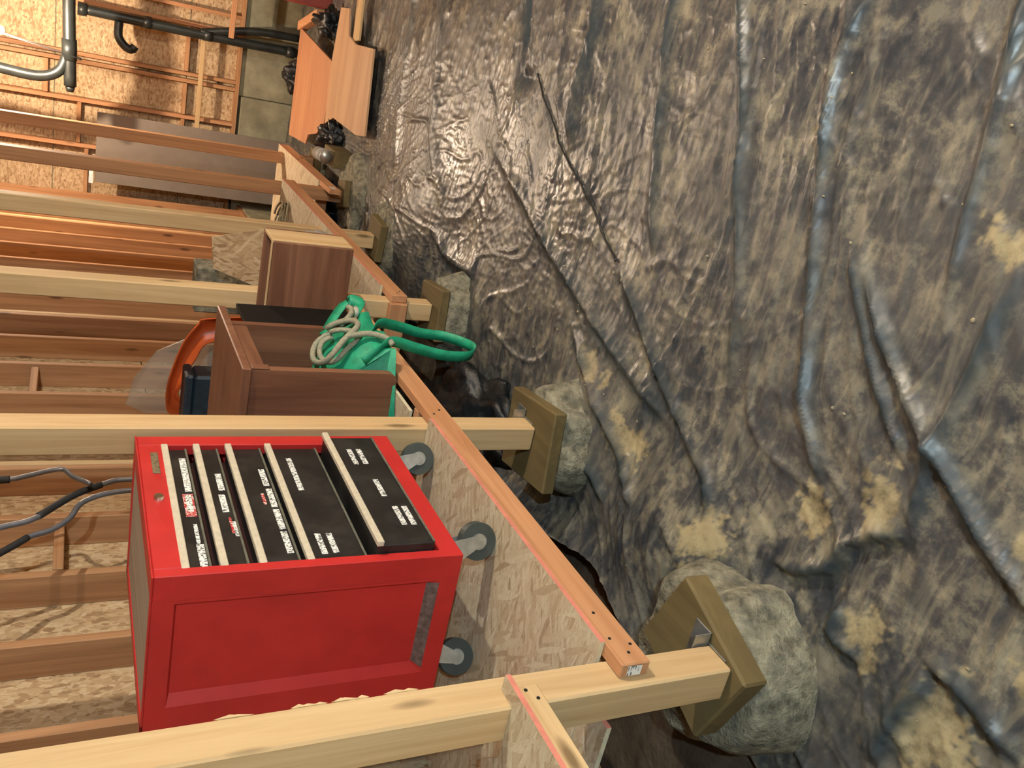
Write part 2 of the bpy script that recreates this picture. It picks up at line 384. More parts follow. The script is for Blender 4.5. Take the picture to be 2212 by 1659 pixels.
def grid_mesh(name, xs, ys, fz, mat, ymap=None):
    X, Y = np.meshgrid(xs, ys, indexing='ij')
    if ymap is not None: Y = ymap(X, Y)
    Z = fz(X, Y); nx, ny = X.shape
    co = np.stack([X, Y, Z], -1).reshape(-1, 3)
    idx = np.arange(nx*ny).reshape(nx, ny)
    q = np.stack([idx[:-1, :-1], idx[1:, :-1], idx[1:, 1:], idx[:-1, 1:]], -1).reshape(-1, 4)
    me = bpy.data.meshes.new(name); me.vertices.add(len(co)); me.vertices.foreach_set('co', co.ravel())
    me.loops.add(q.size); me.loops.foreach_set('vertex_index', q.ravel())
    me.polygons.add(len(q)); me.polygons.foreach_set('loop_start', np.arange(0, q.size, 4)); me.polygons.foreach_set('loop_total', np.full(len(q), 4))
    me.update(); me.validate(); me.polygons.foreach_set('use_smooth', np.ones(len(q), bool))
    me.materials.append(mat); o = bpy.data.objects.new(name, me); C.objects.link(o); return o
fl = grid_mesh('floor', np.linspace(-3, 10, 131), np.linspace(-4, 2.35, 81),
     lambda x, y: base_z(x, y)-.10+.03*pn(x*1.3, y*1.3)+.02*pn(x*5, y*5)+.10*np.clip((y-1.2)/.6, 0, 1), M['soil'])
tag(fl, kind='structure')
def steps(*seg):
    out = []
    for a, b_, s in seg: out += list(np.arange(a, b_-1e-6, s))
    return np.array(out+[seg[-1][1]])
xs = steps((-2.5, .3, .05), (.3, 2.0, .0075), (2.0, 4.0, .012), (4.0, 6.5, .02), (6.5, 9.84, .04))
ys = steps((-3.6, -.9, .08), (-.9, -.4, .025), (-.4, 1.62, .0085))
def sheet_edge(X, Y):
    t = np.clip((Y-1.0)/.62, 0, 1); lim = .05*np.sin(X*2.3+1)+.06*pn(X*1.8, X*0+.3)-.05
    return Y+t*lim
sh = grid_mesh('plastic_sheet', xs, ys, sheet_z, M['sheet'], sheet_edge)
co = np.empty(len(sh.data.vertices)*3); sh.data.vertices.foreach_get('co', co); co = co.reshape(-1, 3)
fold_tint = np.zeros(len(co))      # darker blue-grey colour along the folds, broken up by noise
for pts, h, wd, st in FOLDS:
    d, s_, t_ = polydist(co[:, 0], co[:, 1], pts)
    fold_tint = np.maximum(fold_tint, np.exp(-(d/(wd*1.3))**2)*np.clip(np.minimum(t_, 1-t_)*8, 0, 1)*np.clip(.75+1.2*pn(co[:, 0]*5, co[:, 1]*5), 0, .9))
dirt = np.zeros(len(co))       # bare soil lying in pockets of the sheet
for cx, cy, rx, ry in ((1.27, .85, .05, .05), (1.08, .73, .06, .07), (1.0, 1.03, .07, .05), (.77, 1.08, .09, .10), (1.50, 1.10, .07, .10), (2.05, 1.07, .12, .05), (1.05, .12, .05, .04), (.70, .62, .05, .08), (2.4, .95, .12, .05), (.85, -.1, .06, .05), (.66, .85, .04, .05)):
    wx_ = .9*pn(co[:, 0]*11, co[:, 1]*11)+.6*pn(co[:, 0]*29, co[:, 1]*29)+.4*pn(co[:, 0]*61, co[:, 1]*61)
    rr_ = np.hypot((co[:, 0]-cx)/rx, (co[:, 1]-cy)/ry)+wx_
    dirt = np.maximum(dirt, np.clip((1.05-rr_)*4, 0, .85))
da_ = sh.data.attributes.new('dirt', 'FLOAT', 'POINT'); da_.data.foreach_set('value', dirt)
ca_ = sh.data.attributes.new('fold_tint', 'FLOAT', 'POINT'); ca_.data.foreach_set('value', fold_tint)
tag(sh, 'crumpled dusty plastic sheet spread over the dirt floor', 'plastic sheet')

# ------------------------------------------------------------------ walls and ceiling
TOP = 2.1
wl = obj('wall_left', box(-3, 10.1, 2.31, 2.42, -1.3, TOP+.25, 0), M['concrete']); tag(wl, kind='structure')
obj('stem_wall', box(-3, 10, 2.13, 2.31, -1.3, -.62, .004), M['concrete'], wl)
obj('sill_plate', box(-3, 10, 2.15, 2.29, -.62, -.582, .003), M['stud_x'], wl)
SP = .408; X0 = 1.03*2.15
seam = [-3, -1.78, -.56, .66, 1.88, 3.10, 4.32, 5.54, 6.76, 7.98, 9.20, 10]
for k in range(len(seam)-1):
    for z0, z1 in ((-.582, .633), (.639, 1.855), (1.861, TOP)):
        obj('sheathing_panel', box(seam[k]+.002, seam[k+1]-.002, 2.29, 2.31, z0, z1, .001), M['osb_wall'], wl, origin=((seam[k]+seam[k+1])/2, 2.3, z0))
k = -12
while X0+k*SP < 9.9:
    x = X0+k*SP+random.uniform(-.012, .012)
    obj('stud', box(x, x+.038, 2.15, 2.29, -.582, TOP, .003), M['stud_z'], wl, origin=(x, 2.2, -.58))
    if k in (4, 9, 15): obj('stud', box(x+.042, x+.08, 2.15, 2.29, -.582, TOP, .003), M['pine_z'], wl, origin=(x+.04, 2.2, -.58))
    k += 1
for kx, z in ((2, 1.05), (-1, 1.4), (6, 1.2)):
    x = X0+kx*SP+.05
    obj('blocking', box(x, x+SP-.064, 2.16, 2.28, z, z+.038, .003), M['stud_x'], wl, origin=(x, 2.2, z))

wf = obj('wall_far', box(10.0, 10.1, -4.1, 2.42, -1.4, TOP+.25, 0), M['concrete']); tag(wf, kind='structure')
obj('stem_wall', box(9.86, 10.0, .98, 2.3, -1.3, -.53, .006), M['concrete'], wf)
obj('stem_wall', box(9.92, 10.0, -4, .976, -1.3, -.50, .006), M['concrete'], wf)
obj('sill_plate', box(9.88, 10, -4, 2.3, -.50, -.462, .003), M['stud_y'], wf)
ysm = [-4, -2.8, -1.58, -.36, .86, 1.27, 2.3]
for k in range(len(ysm)-1):
    for z0, z1 in ((-.462, .02), (.028, 1.24), (1.248, TOP)):
        obj('sheathing_panel', box(9.985, 10.0, ysm[k]+.003, ysm[k+1]-.003, z0, z1, .001), M['osb_wall_y'], wf, origin=(9.99, ysm[k]+.4, z0))
for y in (-3.3, -2.7, -2.1, -1.5, -.9, -.3, .18, .34, .83, .90, 1.27, 1.72, 2.24):
    obj('stud', box(9.885, 9.984, y, y+.038, -.462, TOP, .003), M['fir_z'] if y not in (.83, .9) else M['stud_z'], wf, origin=(9.93, y, -.46))
for y0, y1, z in ((1.31, 1.715, .02), (.945, 1.262, .02), (.38, .825, .02), (1.31, 1.715, 1.0), (1.765, 2.23, .92), (.945, 1.262, 1.3), (.38, .825, 1.15), (-.25, .17, .3)):
    obj('blocking', box(9.895, 9.984, y0, y1, z, z+.038, .003), M['stud_y'], wf, origin=(9.93, y0, z))

wr = obj('wall_right', box(-3, 10, -4.1, -4.0, -1.4, TOP+.25, 0), M['osb_wall']); tag(wr, kind='structure')
wb = obj('wall_back', box(-3.1, -3.0, -4.1, 2.42, -1.4, TOP+.25, 0), M['osb_wall_y']); tag(wb, kind='structure')
ce = obj('ceiling', box(-3, 10, -4, 2.31, TOP+.235, TOP+.255, 0), M['osb_wall_y']); tag(ce, kind='structure')
x = -2.9
while x < 9.9:
    obj('joist', box(x, x+.038, -4, 2.31, TOP, TOP+.235, .002), M['stud_y'], ce, origin=(x, 0, TOP)); x += .61

# ------------------------------------------------------------------ support posts and footings
POSTS = [(1.143, -.315, 'pine'), (2.375, -.417, 'pine'), (3.715, -.515, 'pine'), (5.03, -.61, 'pine'), (6.33, -.74, 'stud'), (7.72, -.84, 'stud'), (9.02, -.93, 'stud')]
PL = ['yellow pine post nearest the camera, left of the tool chest', 'pale pine post right behind the tool chest', 'pine post rising behind the brown wooden table',
      'pine post with a dark knot beside the clear plastic bag', 'darker pine post in front of the grey board, nearer one', 'darker pine post in front of the grey board, farther one', 'last pine post by the far wall']
YP = 1.173
ang = [-.347, .13, .1, -.1, .2, 0, .1]
for i, ((px, zb, mt_), lb) in enumerate(zip(POSTS, PL)):
    if i == 6: continue
    w2 = .0445
    b = box(px-w2, px+w2, YP, YP+.089, zb, TOP-.002, .005)
    p = obj('support_post', b, M[mt_+'_z'], origin=(px, YP+.0445, zb)); tag(p, lb, 'post', 'posts along the shelf')
    if i == 0:
        rf = random.Random(2); b = bmesh.new()
        for q in range(12):
            z0 = .42+rf.random()*.34; h_ = rf.uniform(.02, .06); ww = rf.uniform(.001, .005)
            vs_ = [b.verts.new(c_) for c_ in ((px+w2-.004, YP-.0015, z0), (px+w2+ww, YP-.002, z0+h_*.5), (px+w2-.004, YP-.0015, z0+h_), (px+w2-.006, YP+.004, z0+h_*.5))]
            for tri in ((0, 1, 2), (0, 3, 1), (1, 3, 2), (0, 2, 3)): b.faces.new([vs_[t] for t in tri])
        tag(obj('torn_fibres', b, M['pine_z'], p), kind='stuff')
    zg = float(base_z(px, 0)); pr = empty('post_footing', (px, YP+.05, zg-.1))
    tag(pr, ['rough concrete footing under the nearest yellow post, its wood plate set askew', 'footing with a brown wood plate under the post behind the tool chest',
             'footing under the post by the green strap', 'rounded footing under the post beside the clear plastic bag', 'rounded tan footing under the post near the glass jar', 'footing under the farthest visible post'][i], 'footing', 'post footings')
    R = Matrix.Rotation(ang[i], 3, 'Z')
    dx, dy = ((.09, .03), (.0, .02), (0, 0), (0, -.02), (0, -.02), (0, 0))[i]
    sx, sy = ((.30, .25), (.33, .30), (.26, .26), (.24, .24), (.2, .2), (.24, .24))[i]
    pb = box(px+dx-sx/2, px+dx+sx/2, YP+.0445+dy-sy/2, YP+.0445+dy+sy/2, zb-(.075 if i == 0 else .05), zb-.001, .006, rot=R)
    obj('wood_plate', pb, M['plate'], pr, origin=(px+dx, YP+dy, zb-.045))
    rr0, rr1 = ((.25, .20), (.22, .17), (.22, .17), (.30, .22), (.36, .25), (.25, .2))[i]
    obj('concrete', lump(px+dx+(.05 if i == 0 else .02), YP+(.12 if i == 0 else .06)+dy, zg-.14, zb-(.076 if i == 0 else .051), rr0, rr1, i+1), M['pier'], pr, smooth=True)
    if i in (0, 1):
        x1 = px+w2+.001
        b = box(x1, x1+.003, YP-.03, YP+.08, zb, zb+.05, .0005); box(x1, x1+.06, YP-.03, YP+.08, zb, zb+.003, .0005, b)
        box(px-.02, px+w2, YP-.004, YP-.001, zb, zb+.004, 0, b)
        obj('metal_bracket', b, M['steel'], pr)

# ------------------------------------------------------------------ stepped shelf platforms
YR = 1.135
def screws(parent, pts, r=.004):
    for (x, z) in pts:
        obj('screw', cyl((x, YR+.0005, z), (x, YR-.0015, z), r, seg=8), M['black'], parent)
def deck(parent, x0, x1, y0, y1, z, edge_pink=True, pts=None):
    P = pts or [(x0, y0), (x1, y0), (x1, y1), (x0, y1)]
    o = obj('deck_panel', prism(P, z-.012, z), [M['osb_deck'], M['osb_edge'], M['osb_cut']], parent)
    for f in o.data.polygons:
        n = f.normal
        f.material_index = 0 if abs(n.z) > .5 else (1 if (n.y < -.5 and edge_pink) else 2)
    return o
# main section carrying the tool chest
A = empty('shelf_platform', (2.4, 1.6, -.1)); tag(A, 'chipboard shelf section that carries the red tool chest', 'shelf', 'stepped shelf sections')
deck(A, 1.2, 2.45, YR-.002, 2.12, 0, True, [(1.2, YR-.002), (2.325, YR-.002), (2.325, 1.28), (2.43, 1.28), (2.43, 2.12), (1.2, 2.12)])
deck(A, 2.50, 3.62, 1.19, 2.12, 0, False)
deck(A, 1.098, 1.197, 1.283, 2.12, 0)
rim = obj('rim_board', box(1.125, 3.63, YR, YR+.037, -.088, -.013, .003), M['fir_x'], A, origin=(1.125, YR, -.05))
screws(A, [(1.21, -.03), (1.16, -.05), (1.185, -.07), (1.3, -.04), (2.36, -.03), (2.39, -.06)])
sk = obj('paper_sticker', box(1.1235, 1.1248, YR+.006, YR+.031, -.066, -.03, 0), [M['label']], A)
obj('back_rim_board', box(1.11, 3.63, 2.08, 2.118, -.1, -.013, .003), M['fir_x'], A, origin=(1.1, 2.1, -.05))
for x in (1.24, 1.65, 2.05, 2.455, 2.9, 3.3, 3.585):
    obj('cross_joist', box(x, x+.038, YR+.0375 if x < 2.28 or x > 2.43 else 1.264, 2.079, -.088, -.013, .003), M['fir_y'], A, origin=(x, 1.6, -.05))
# nearer, higher section
B0 = empty('shelf_platform', (.4, 1.6, .15)); tag(B0, 'higher chipboard shelf section in the foreground at the nearest post', 'shelf', 'stepped shelf sections')
deck(B0, -.6, 1.147, YR-.002, 2.12, .262, True, [(-.6, YR-.002), (1.147, YR-.002), (1.147, YR+.036), (1.096, YR+.036), (1.096, 1.3), (1.15, 1.36), (1.15, 2.12), (-.6, 2.12)])
obj('rim_board', box(-.6, 1.115, YR, YR+.037, .205, .249, .003), M['pine_x'], B0, origin=(0, YR, .2))
screws(B0, [(1.10, .238), (1.075, .222)])
obj('back_rim_board', box(-.6, 1.1, 2.08, 2.118, .16, .249, .003), M['pine_x'], B0, origin=(0, 2.1, .2))
for x in (-.5, .1, .6): obj('cross_joist', box(x, x+.038, YR+.038, 2.079, .205, .249, .003), M['pine_y'], B0, origin=(x, 1.6, .2))
# farther, lower sections
B = empty('shelf_platform', (4.9, 1.6, -.4)); tag(B, 'lower chipboard shelf section beyond the brown wooden box', 'shelf', 'stepped shelf sections')
deck(B, 3.79, 6.22, YR-.002, 2.12, -.28, True, [(3.80, YR-.002), (6.25, YR-.002), (6.25, 2.12), (3.80, 2.12)])
obj('rim_board', box(3.655, 6.26, YR, YR+.036, -.372, -.293, .003), M['fir_x'], B, origin=(4, YR, -.35))
obj('end_board', box(3.63, 3.668, YR+.037, 2.1, -.372, -.285, .003), M['fir_y'], B, origin=(3.64, 1.6, -.35))
screws(B, [(3.69, -.33), (3.72, -.35), (5.0, -.33)])
for x in (4.3, 4.85, 5.5, 6.1): obj('cross_joist', box(x, x+.038, YR+.037, 2.1, -.372, -.293, .003), M['fir_y'], B, origin=(x, 1.6, -.35))
Cc = empty('shelf_platform', (7, 1.6, -.7)); tag(Cc, 'farthest and lowest chipboard shelf section next to the glass jar', 'shelf', 'stepped shelf sections')
deck(Cc, 6.0, 7.95, YR-.002, 2.12, -.58, True, [(6.42, YR-.002), (7.95, YR-.002), (7.95, 2.12), (6.42, 2.12)])
obj('rim_board', box(6.1, 7.96, YR, YR+.036, -.675, -.593, .003), M['fir_x'], Cc, origin=(7, YR, -.65))
obj('paper_sticker', box(6.13, 6.2, YR-.0015, YR-.0005, -.65, -.61, 0), M['label'], Cc)
for x in (6.44, 7.0, 7.5): obj('cross_joist', box(x, x+.038, YR+.037, 2.1, -.675, -.593, .003), M['fir_y'], Cc, origin=(x, 1.6, -.65))

# ------------------------------------------------------------------ tool chest
TX0, TX1, TY0, TY1, TZ0, TZ1 = 1.640, 2.306, 1.193, 1.640, .142, .882
T = empty('tool_chest', (1.97, 1.42, 0)); tag(T, 'red rolling tool chest with five black drawers on the chipboard shelf', 'tool chest')
def side_panel(bm, x, xin, flip):
    o = [(TY0, TZ0), (TY1, TZ0), (TY1, TZ1), (TY0, TZ1)]
    i1 = [(1.266, .192), (1.563, .192), (1.563, .834), (1.266, .834)]
    i2 = [(1.274, .224), (1.536, .224), (1.536, .827), (1.274, .827)]
    O = [bm.verts.new((x, *p)) for p in o]; I = [bm.verts.new((x, *p)) for p in i1]; J = [bm.verts.new((xin, *p)) for p in i2]
    for k in range(4):
        bm.faces.new((O[k], O[(k+1) % 4], I[(k+1) % 4], I[k])); bm.faces.new((I[k], I[(k+1) % 4], J[(k+1) % 4], J[k]))
    bm.faces.new(J)
b = bmesh.new(); side_panel(b, TX0, TX0+.018, 0); side_panel(b, TX1, TX1-.018, 1)
box(TX0, TX1, TY1-.002, TY1, TZ0, TZ1, 0, b); box(TX0+.002, TX1-.002, TY0+.02, TY1, TZ0, TZ0+.002, 0, b)
bmesh.ops.recalc_face_normals(b, faces=b.faces)
body = obj('body', b, M['red'], T)
b = bmesh.new()
box(TX0-.0015, 1.668, TY0-.004, 1.258, TZ0, TZ1-.0015, .002, b); box(2.254, TX1+.0015, TY0-.004, TY0+.03, TZ0, TZ1-.0005, .003, b)
box(1.668, 2.254, TY0-.004, TY0+.03, .818, TZ1-.0005, .003, b); box(1.668, 2.254, TY0-.004, TY0+.03, TZ0, .198, .003, b)
obj('front_frame', b, M['red'], T)
b = bmesh.new()
box(TX0-.004, TX1+.002, TY0-.006, TY0+.055, TZ1-.001, TZ1+.004, .002, b); box(TX0-.004, TX0+.012, TY0+.055, TY1, TZ1-.001, TZ1+.004, .002, b)
box(TX1-.03, TX1+.002, TY0+.055, TY1, TZ1-.001, TZ1+.004, .002, b); box(TX0-.004, TX1+.002, TY1-.035, TY1+.004, TZ1-.001, TZ1+.004, .002, b)
obj('top_rim', b, M['red'], T)
obj('top_mat', box(TX0+.012, TX1-.03, TY0+.055, TY1-.035, TZ1-.006, TZ1+.001, 0), M['mat'], T)
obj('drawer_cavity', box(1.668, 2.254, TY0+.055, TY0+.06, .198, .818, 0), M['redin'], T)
# side seam lines of the folded front flange
for zz in (TZ1-.012,): pass
DR = [(.822, .754, 0), (.738, .670, 0), (.651, .550, 0), (.539, .386, 0), (.371, .213, .036)]
LAB = [[(2.197, 2.019, .771, .017, 0), (1.999, 1.923, .775, .015, 0), (1.862, 1.778, .772, .009, 0), (1.774, 1.683, .770, .017, 0), (2.006, 1.898, .7755, .026, 1)],
       [(2.107, 2.019, .688, .016, 0), (1.997, 1.912, .692, .016, 0), (1.866, 1.800, .679, .010, 0), (1.886, 1.815, .687, .006, 1)],
       [(2.128, 2.037, .569, .016, 0), (2.020, 1.927, .567, .016, 0), (1.915, 1.820, .567, .016, 0), (1.810, 1.715, .568, .016, 0), (1.997, 1.942, .588, .008, 1)],
       [(2.190, 2.007, .480, .015, 0), (1.792, 1.702, .487, .015, 0), (1.791, 1.703, .458, .015, 0)],
       [(2.174, 2.083, .308, .015, 0), (2.174, 2.085, .279, .015, 0), (1.993, 1.902, .279, .015, 0), (1.848, 1.757, .268, .015, 0), (1.846, 1.755, .242, .015, 0)]]
for i, (zt, zb, op) in enumerate(DR):
    yf = 1.203-op; d = obj('drawer', box(1.671, 2.251, yf, yf+.05+op, zb, zt-.004, .0025), M['drawer'], T, origin=(1.96, yf, zb))
    obj('pull_strip', box(1.665, 2.258, yf-.016, yf-.0005, zt-.018, zt, .002), M['pull'], d)
    obj('bottom_lip', box(1.672, 2.250, yf-.004, yf-.0003, zb, zb+.006, .0012), M['lip'], d)
    for xa, xb, z, h, rd in LAB[i]:
        obj('label_tape', box(xa, xb, yf-(.0010 if rd else .0014), yf-.0001, z-h/2, z+h/2, 0), M['labelred' if rd else 'label'], d, origin=(xa+i*.37, yf, z+i*.11))
lk = obj('lock', cyl((1.966, TY0-.004, .848), (1.966, TY0-.014, .848), .0135, .011, 20), M['chrome'], T)
obj('keyhole', box(1.9645, 1.9675, TY0-.0135, TY0-.012, .843, .853, 0), M['black'], lk)
obj('badge', box(2.092, 2.206, TY0-.007, TY0-.004, .834, .853, .001), M['emblem'], T)
b = bmesh.new()   # scuffed bare-metal strip along the lower bevel of the side panel
q = [(TX0-.0003, 1.272, .194), (TX0-.0003, 1.548, .194), (TX0+.016, 1.53, .2225), (TX0+.016, 1.279, .2225)]
f = b.faces.new([b.verts.new((p[0]-.0006, p[1], p[2])) for p in q]); r = bmesh.ops.solidify(b, geom=b.faces[:], thickness=.0004)
obj('worn_strip', b, M['worn'], T)
def caster(cx, cy, ang_):
    c0 = empty('caster', (cx-1.97, cy-1.42, 0)); c0.parent = T
    ca, sa = math.cos(ang_), math.sin(ang_); ox, oy = .028*ca, .028*sa; wx, wy = cx+ox, cy+oy
    nx, ny = -sa, ca
    obj('wheel', cyl((wx-nx*.015, wy-ny*.015, .053), (wx+nx*.015, wy+ny*.015, .053), .052, seg=28), M['tyre'], c0)
    obj('hub', cyl((wx-nx*.019, wy-ny*.019, .053), (wx+nx*.019, wy+ny*.019, .053), .022, seg=18), M['steel'], c0)
    b = bmesh.new()
    for s in (-1, 1):
        q = [Vector((cx+nx*s*.022+ca*a, cy+ny*s*.022+sa*a, z)) for a, z in ((-.03, .128), (.035, .128), (.046, .06), (.034, .040), (.020, .045))]
        f0 = [b.verts.new(p) for p in q]; f1 = [b.verts.new(p+Vector((nx*s*.003, ny*s*.003, 0))) for p in q]
        b.faces.new(f0); b.faces.new(f1[::-1])
        for k in range(5): b.faces.new((f0[k], f0[(k+1) % 5], f1[(k+1) % 5], f1[k]))
    bmesh.ops.recalc_face_normals(b, faces=b.faces)
    cyl((cx, cy, .122), (cx, cy, .134), .030, seg=18, bm=b); box(cx-.035, cx+.035, cy-.03, cy+.03, .134, .1415, .001, b)
    obj('fork', b, M['steel'], c0)
for cx, cy, a in ((2.225, 1.262, -1.0), (1.735, 1.25, -1.15), (1.735, 1.575, 2.2), (2.235, 1.575, .4)): caster(cx, cy, a)

# ------------------------------------------------------------------ bent grey tubes standing behind the chest
tb = empty('folding_frame', (3.15, 1.85, 0)); tag(tb, 'bent grey metal tubes with black grips standing behind the tool chest', 'metal frame')
def leg_to_floor(p): return [(p[0], p[1], .005), (p[0]+.005, p[1], .4), p]
obj('tube', tube([(3.2, 1.84, .003), (3.2, 1.84, .45), (3.198, 1.84, .827), (3.168, 1.84, .919), (3.088, 1.84, 1.023), (2.938, 1.84, 1.146), (2.888, 1.84, 1.248), (2.8, 1.84, 1.42)], .0105), M['tubegrey'], tb, True)
obj('tube', tube([(3.165, 1.875, .003), (3.165, 1.875, .45), (3.162, 1.87, .829), (3.095, 1.87, .984), (2.975, 1.87, 1.037), (2.903, 1.87, 1.095), (2.865, 1.87, 1.164), (2.775, 1.87, 1.241), (2.6, 1.87, 1.42)], .0105), M['tubegrey'], tb, True)
obj('tube', tube([(3.10, 1.80, .97), (3.136, 1.81, .985), (3.18, 1.81, 1.03), (3.237, 1.81, 1.071), (3.19, 1.81, 1.18), (3.166, 1.81, 1.24), (3.15, 1.81, 1.42)], .0095), M['tubegrey'], tb, True)
obj('grip', tube([(3.166, 1.81, 1.235), (3.16, 1.81, 1.3), (3.15, 1.81, 1.40)], .0145), M['foam'], tb, True)
obj('grip', tube([(3.16, 1.839, .93), (3.088, 1.839, 1.023), (2.95, 1.839, 1.135)], .0135), M['foam'], tb, True)
obj('grip', tube([(2.86, 1.868, 1.165), (2.775, 1.868, 1.241), (2.62, 1.868, 1.40)], .0125), M['foam'], tb, True)

# ------------------------------------------------------------------ brown table and box
tbl = empty('wooden_table', (2.97, 1.35, 0)); tag(tbl, 'dark brown wooden table with panel legs between post and green bag', 'table')
obj('tabletop', box(2.655, 3.285, 1.118, 1.62, .515, .546, .004), M['brown_y'], tbl, origin=(2.9, 1.3, .5))
obj('apron', box(2.70, 3.10, 1.128, 1.146, .462, .5145, .003), M['brown_x'], tbl, origin=(2.9, 1.3, .4))
obj('apron', box(2.70, 3.10, 1.59, 1.608, .462, .5145, .003), M['brown_x'], tbl, origin=(2.9, 1.5, .4))
def leg_panel(x0, x1):
    P = [(1.125, .5145)]+[(1.125+.03-.03*math.cos(t), .03-.03*math.sin(t)) for t in (0, .4, .8, 1.2, 1.57)]+[(1.585, 0.001), (1.615, .03), (1.615, .5145)]
    return prism_x(P, x0, x1)
obj('leg_panel', leg_panel(2.665, 2.699), M['brown_z'], tbl, origin=(2.68, 1.3, 0))
obj('leg_panel', leg_panel(3.102, 3.136), M['brown_z'], tbl, origin=(3.12, 1.35, 0))
obj('gap_shade_panel', box(3.15, 3.375, 1.135, 1.15, .002, .46, .001), M['gapshade'], tbl)  # added panel, no table part: paints the shaded gap before the box
obj('rail', box(2.665-.0, 2.699, 1.118, 1.1245, .455, .5145, .002), M['brown_z'], tbl)
bx = empty('wooden_box', (3.5, 1.2, 0)); tag(bx, 'reddish brown wooden box overhanging the shelf edge behind the table', 'box')
obj('front_panel', box(3.40, 3.418, .872, 1.50, .001, .336, .003), M['brown_y'], bx, origin=(3.4, 1.1, 0))
obj('end_panel', box(3.4185, 3.59, .866, .884, .001, .336, .003), M['pine_z'], bx, origin=(3.5, .87, 0))
obj('end_panel', box(3.4185, 3.59, 1.482, 1.50, .001, .336, .003), M['brown_z'], bx, origin=(3.5, 1.49, 0))
obj('back_panel', box(3.5905, 3.608, .866, 1.50, .001, .336, .003), M['brown_y'], bx, origin=(3.6, 1.1, 0))
obj('base', box(3.4185, 3.59, .885, 1.481, .001, .015, 0), M['brown_y'], bx)
obj('top_edge', box(3.399, 3.41, .872, 1.50, .3365, .343, .001), M['pine_y'], bx)

# ------------------------------------------------------------------ green bag, strap, rope, nozzle
gb = empty('tote_bag', (2.93, 1.25, 0)); tag(gb, 'green tote bag under the brown table with a strap hanging out', 'bag')
b = bmesh.new(); S = 16; rings = []
for k in range(S+1):
    t = k/S; x = 2.72+.365*t
    prof = [(1.052, .002), (1.046, .05), (1.075, .10+.03*math.sin(t*5)), (1.14, .16+.03*math.sin(t*7+1)), (1.22, .215+.02*math.sin(t*4)), (1.33, .23+.015*math.sin(t*9)), (1.46, .20), (1.50, .09), (1.50, .002)]
    rings.append([b.verts.new((x+.015*math.sin(j*2.1+t*8), y+.012*math.sin(t*11+j), max(.001, z*(1-.25*abs(2*t-1)**3)))) for j, (y, z) in enumerate(prof)])
for P, Q in zip(rings, rings[1:]):
    for j in range(len(P)-1): b.faces.new((P[j], P[j+1], Q[j+1], Q[j]))
b.faces.new(rings[0]); b.faces.new(rings[-1][::-1]); bmesh.ops.recalc_face_normals(b, faces=b.faces)
bmesh.ops.subdivide_edges(b, edges=b.edges, cuts=1, use_grid_fill=True, smooth=.6)
obj('body', b, M['green'], gb, True)
obj('strap', ribbon([(2.80, 1.10, .14), (2.87, 1.06, .06), (2.95, 1.035, .0), (3.0, 1.06, -.10), (3.01, 1.085, -.20), (3.0, 1.09, -.30), (2.93, 1.09, -.37), (2.85, 1.085, -.375), (2.79, 1.09, -.32), (2.775, 1.085, -.21), (2.775, 1.06, -.09), (2.76, 1.035, .01), (2.72, 1.06, .07), (2.71, 1.10, .12)], .042,
    (.05, 1, .12)), M['green'], gb, True)
obj('strap', ribbon([(3.085, 1.06, .06), (3.16, 1.03, .02), (3.19, 1.03, .06), (3.15, 1.08, .115), (3.08, 1.14, .17)], .045, (0, .6, .8)), M['green'], gb, True)
def coil(cx, cy, cz, r, tilt, turns, rad, wob=.01, seg=26):
    pts = []
    for k in range(int(seg*turns)+1):
        a = 2*math.pi*k/seg; q = Vector((math.cos(a)*r*(1+.08*math.sin(a*3+k*.02)), math.sin(a)*r, (k/seg)*rad*1.3+wob*math.sin(a*2.3)))
        q = Matrix.Rotation(tilt[0], 3, 'X') @ Matrix.Rotation(tilt[1], 3, 'Y') @ q; pts.append(Vector((cx, cy, cz))+q)
    return tube(pts, rad, 8, n=1)
rp = empty('rope_coil', (2.85, 1.12, .12)); tag(rp, 'pale coiled rope spilling from the green tote bag', 'rope')
obj('loop', coil(2.865, 1.085, .185, .105, (.75, .1), 1.0, .011), M['rope'], rp, True)
obj('loop', coil(2.855, 1.10, .172, .078, (.9, -.1), 1.0, .010), M['rope'], rp, True)
obj('loose_end', tube([(2.95, 1.05, .15), (3.01, 1.03, .10), (3.05, 1.02, .085), (3.08, 1.02, .09)], .011), M['rope'], rp, True)
obj('loose_end', tube([(2.78, 1.03, .17), (2.79, 1.02, .09), (2.77, 1.025, .03), (2.74, 1.04, .01)], .011), M['rope'], rp, True)
nz = empty('hose_nozzle', (3.16, 1.03, .05)); tag(nz, 'small pale grey nozzle with black tip next to green strap', 'nozzle')
obj('barrel', cyl((3.05, 1.035, .07), (3.2, 1.06, .018), .016, .014), M['nozzle'], nz, True)
obj('tip', cyl((3.2, 1.06, .018), (3.26, 1.07, -.003), .013, .009), M['black'], nz, True)

# ------------------------------------------------------------------ things on the lower shelf
OUT = [(1.40,-.278),(1.41,.2),(1.437,.479),(1.462,.509),(1.548,.565),(1.658,.602),(1.78,.628),(1.879,.630),(1.95,.60),(1.99,.45),(2.0,-.278)]
INN = [(1.50,-.278),(1.51,.2),(1.56,.42),(1.592,.477),(1.65,.50),(1.703,.527),(1.77,.550),(1.803,.560),(1.86,.562),(1.92,.42),(1.93,-.278)]
b = bmesh.new(); o_ = smooth_path([(4, *p) for p in OUT], 4); i_ = smooth_path([(4, *p) for p in INN], 4); R_ = []
for po, pi_ in zip(o_, i_): R_.append([b.verts.new((4.0+.07*math.sin(math.pi*t*.8+.2), *(po.lerp(pi_, t))[1:])) for t in (0, .2, .4, .6, .8, 1)])
for P, Q in zip(R_, R_[1:]):
    for j in range(5): b.faces.new((P[j], P[j+1], Q[j+1], Q[j]))
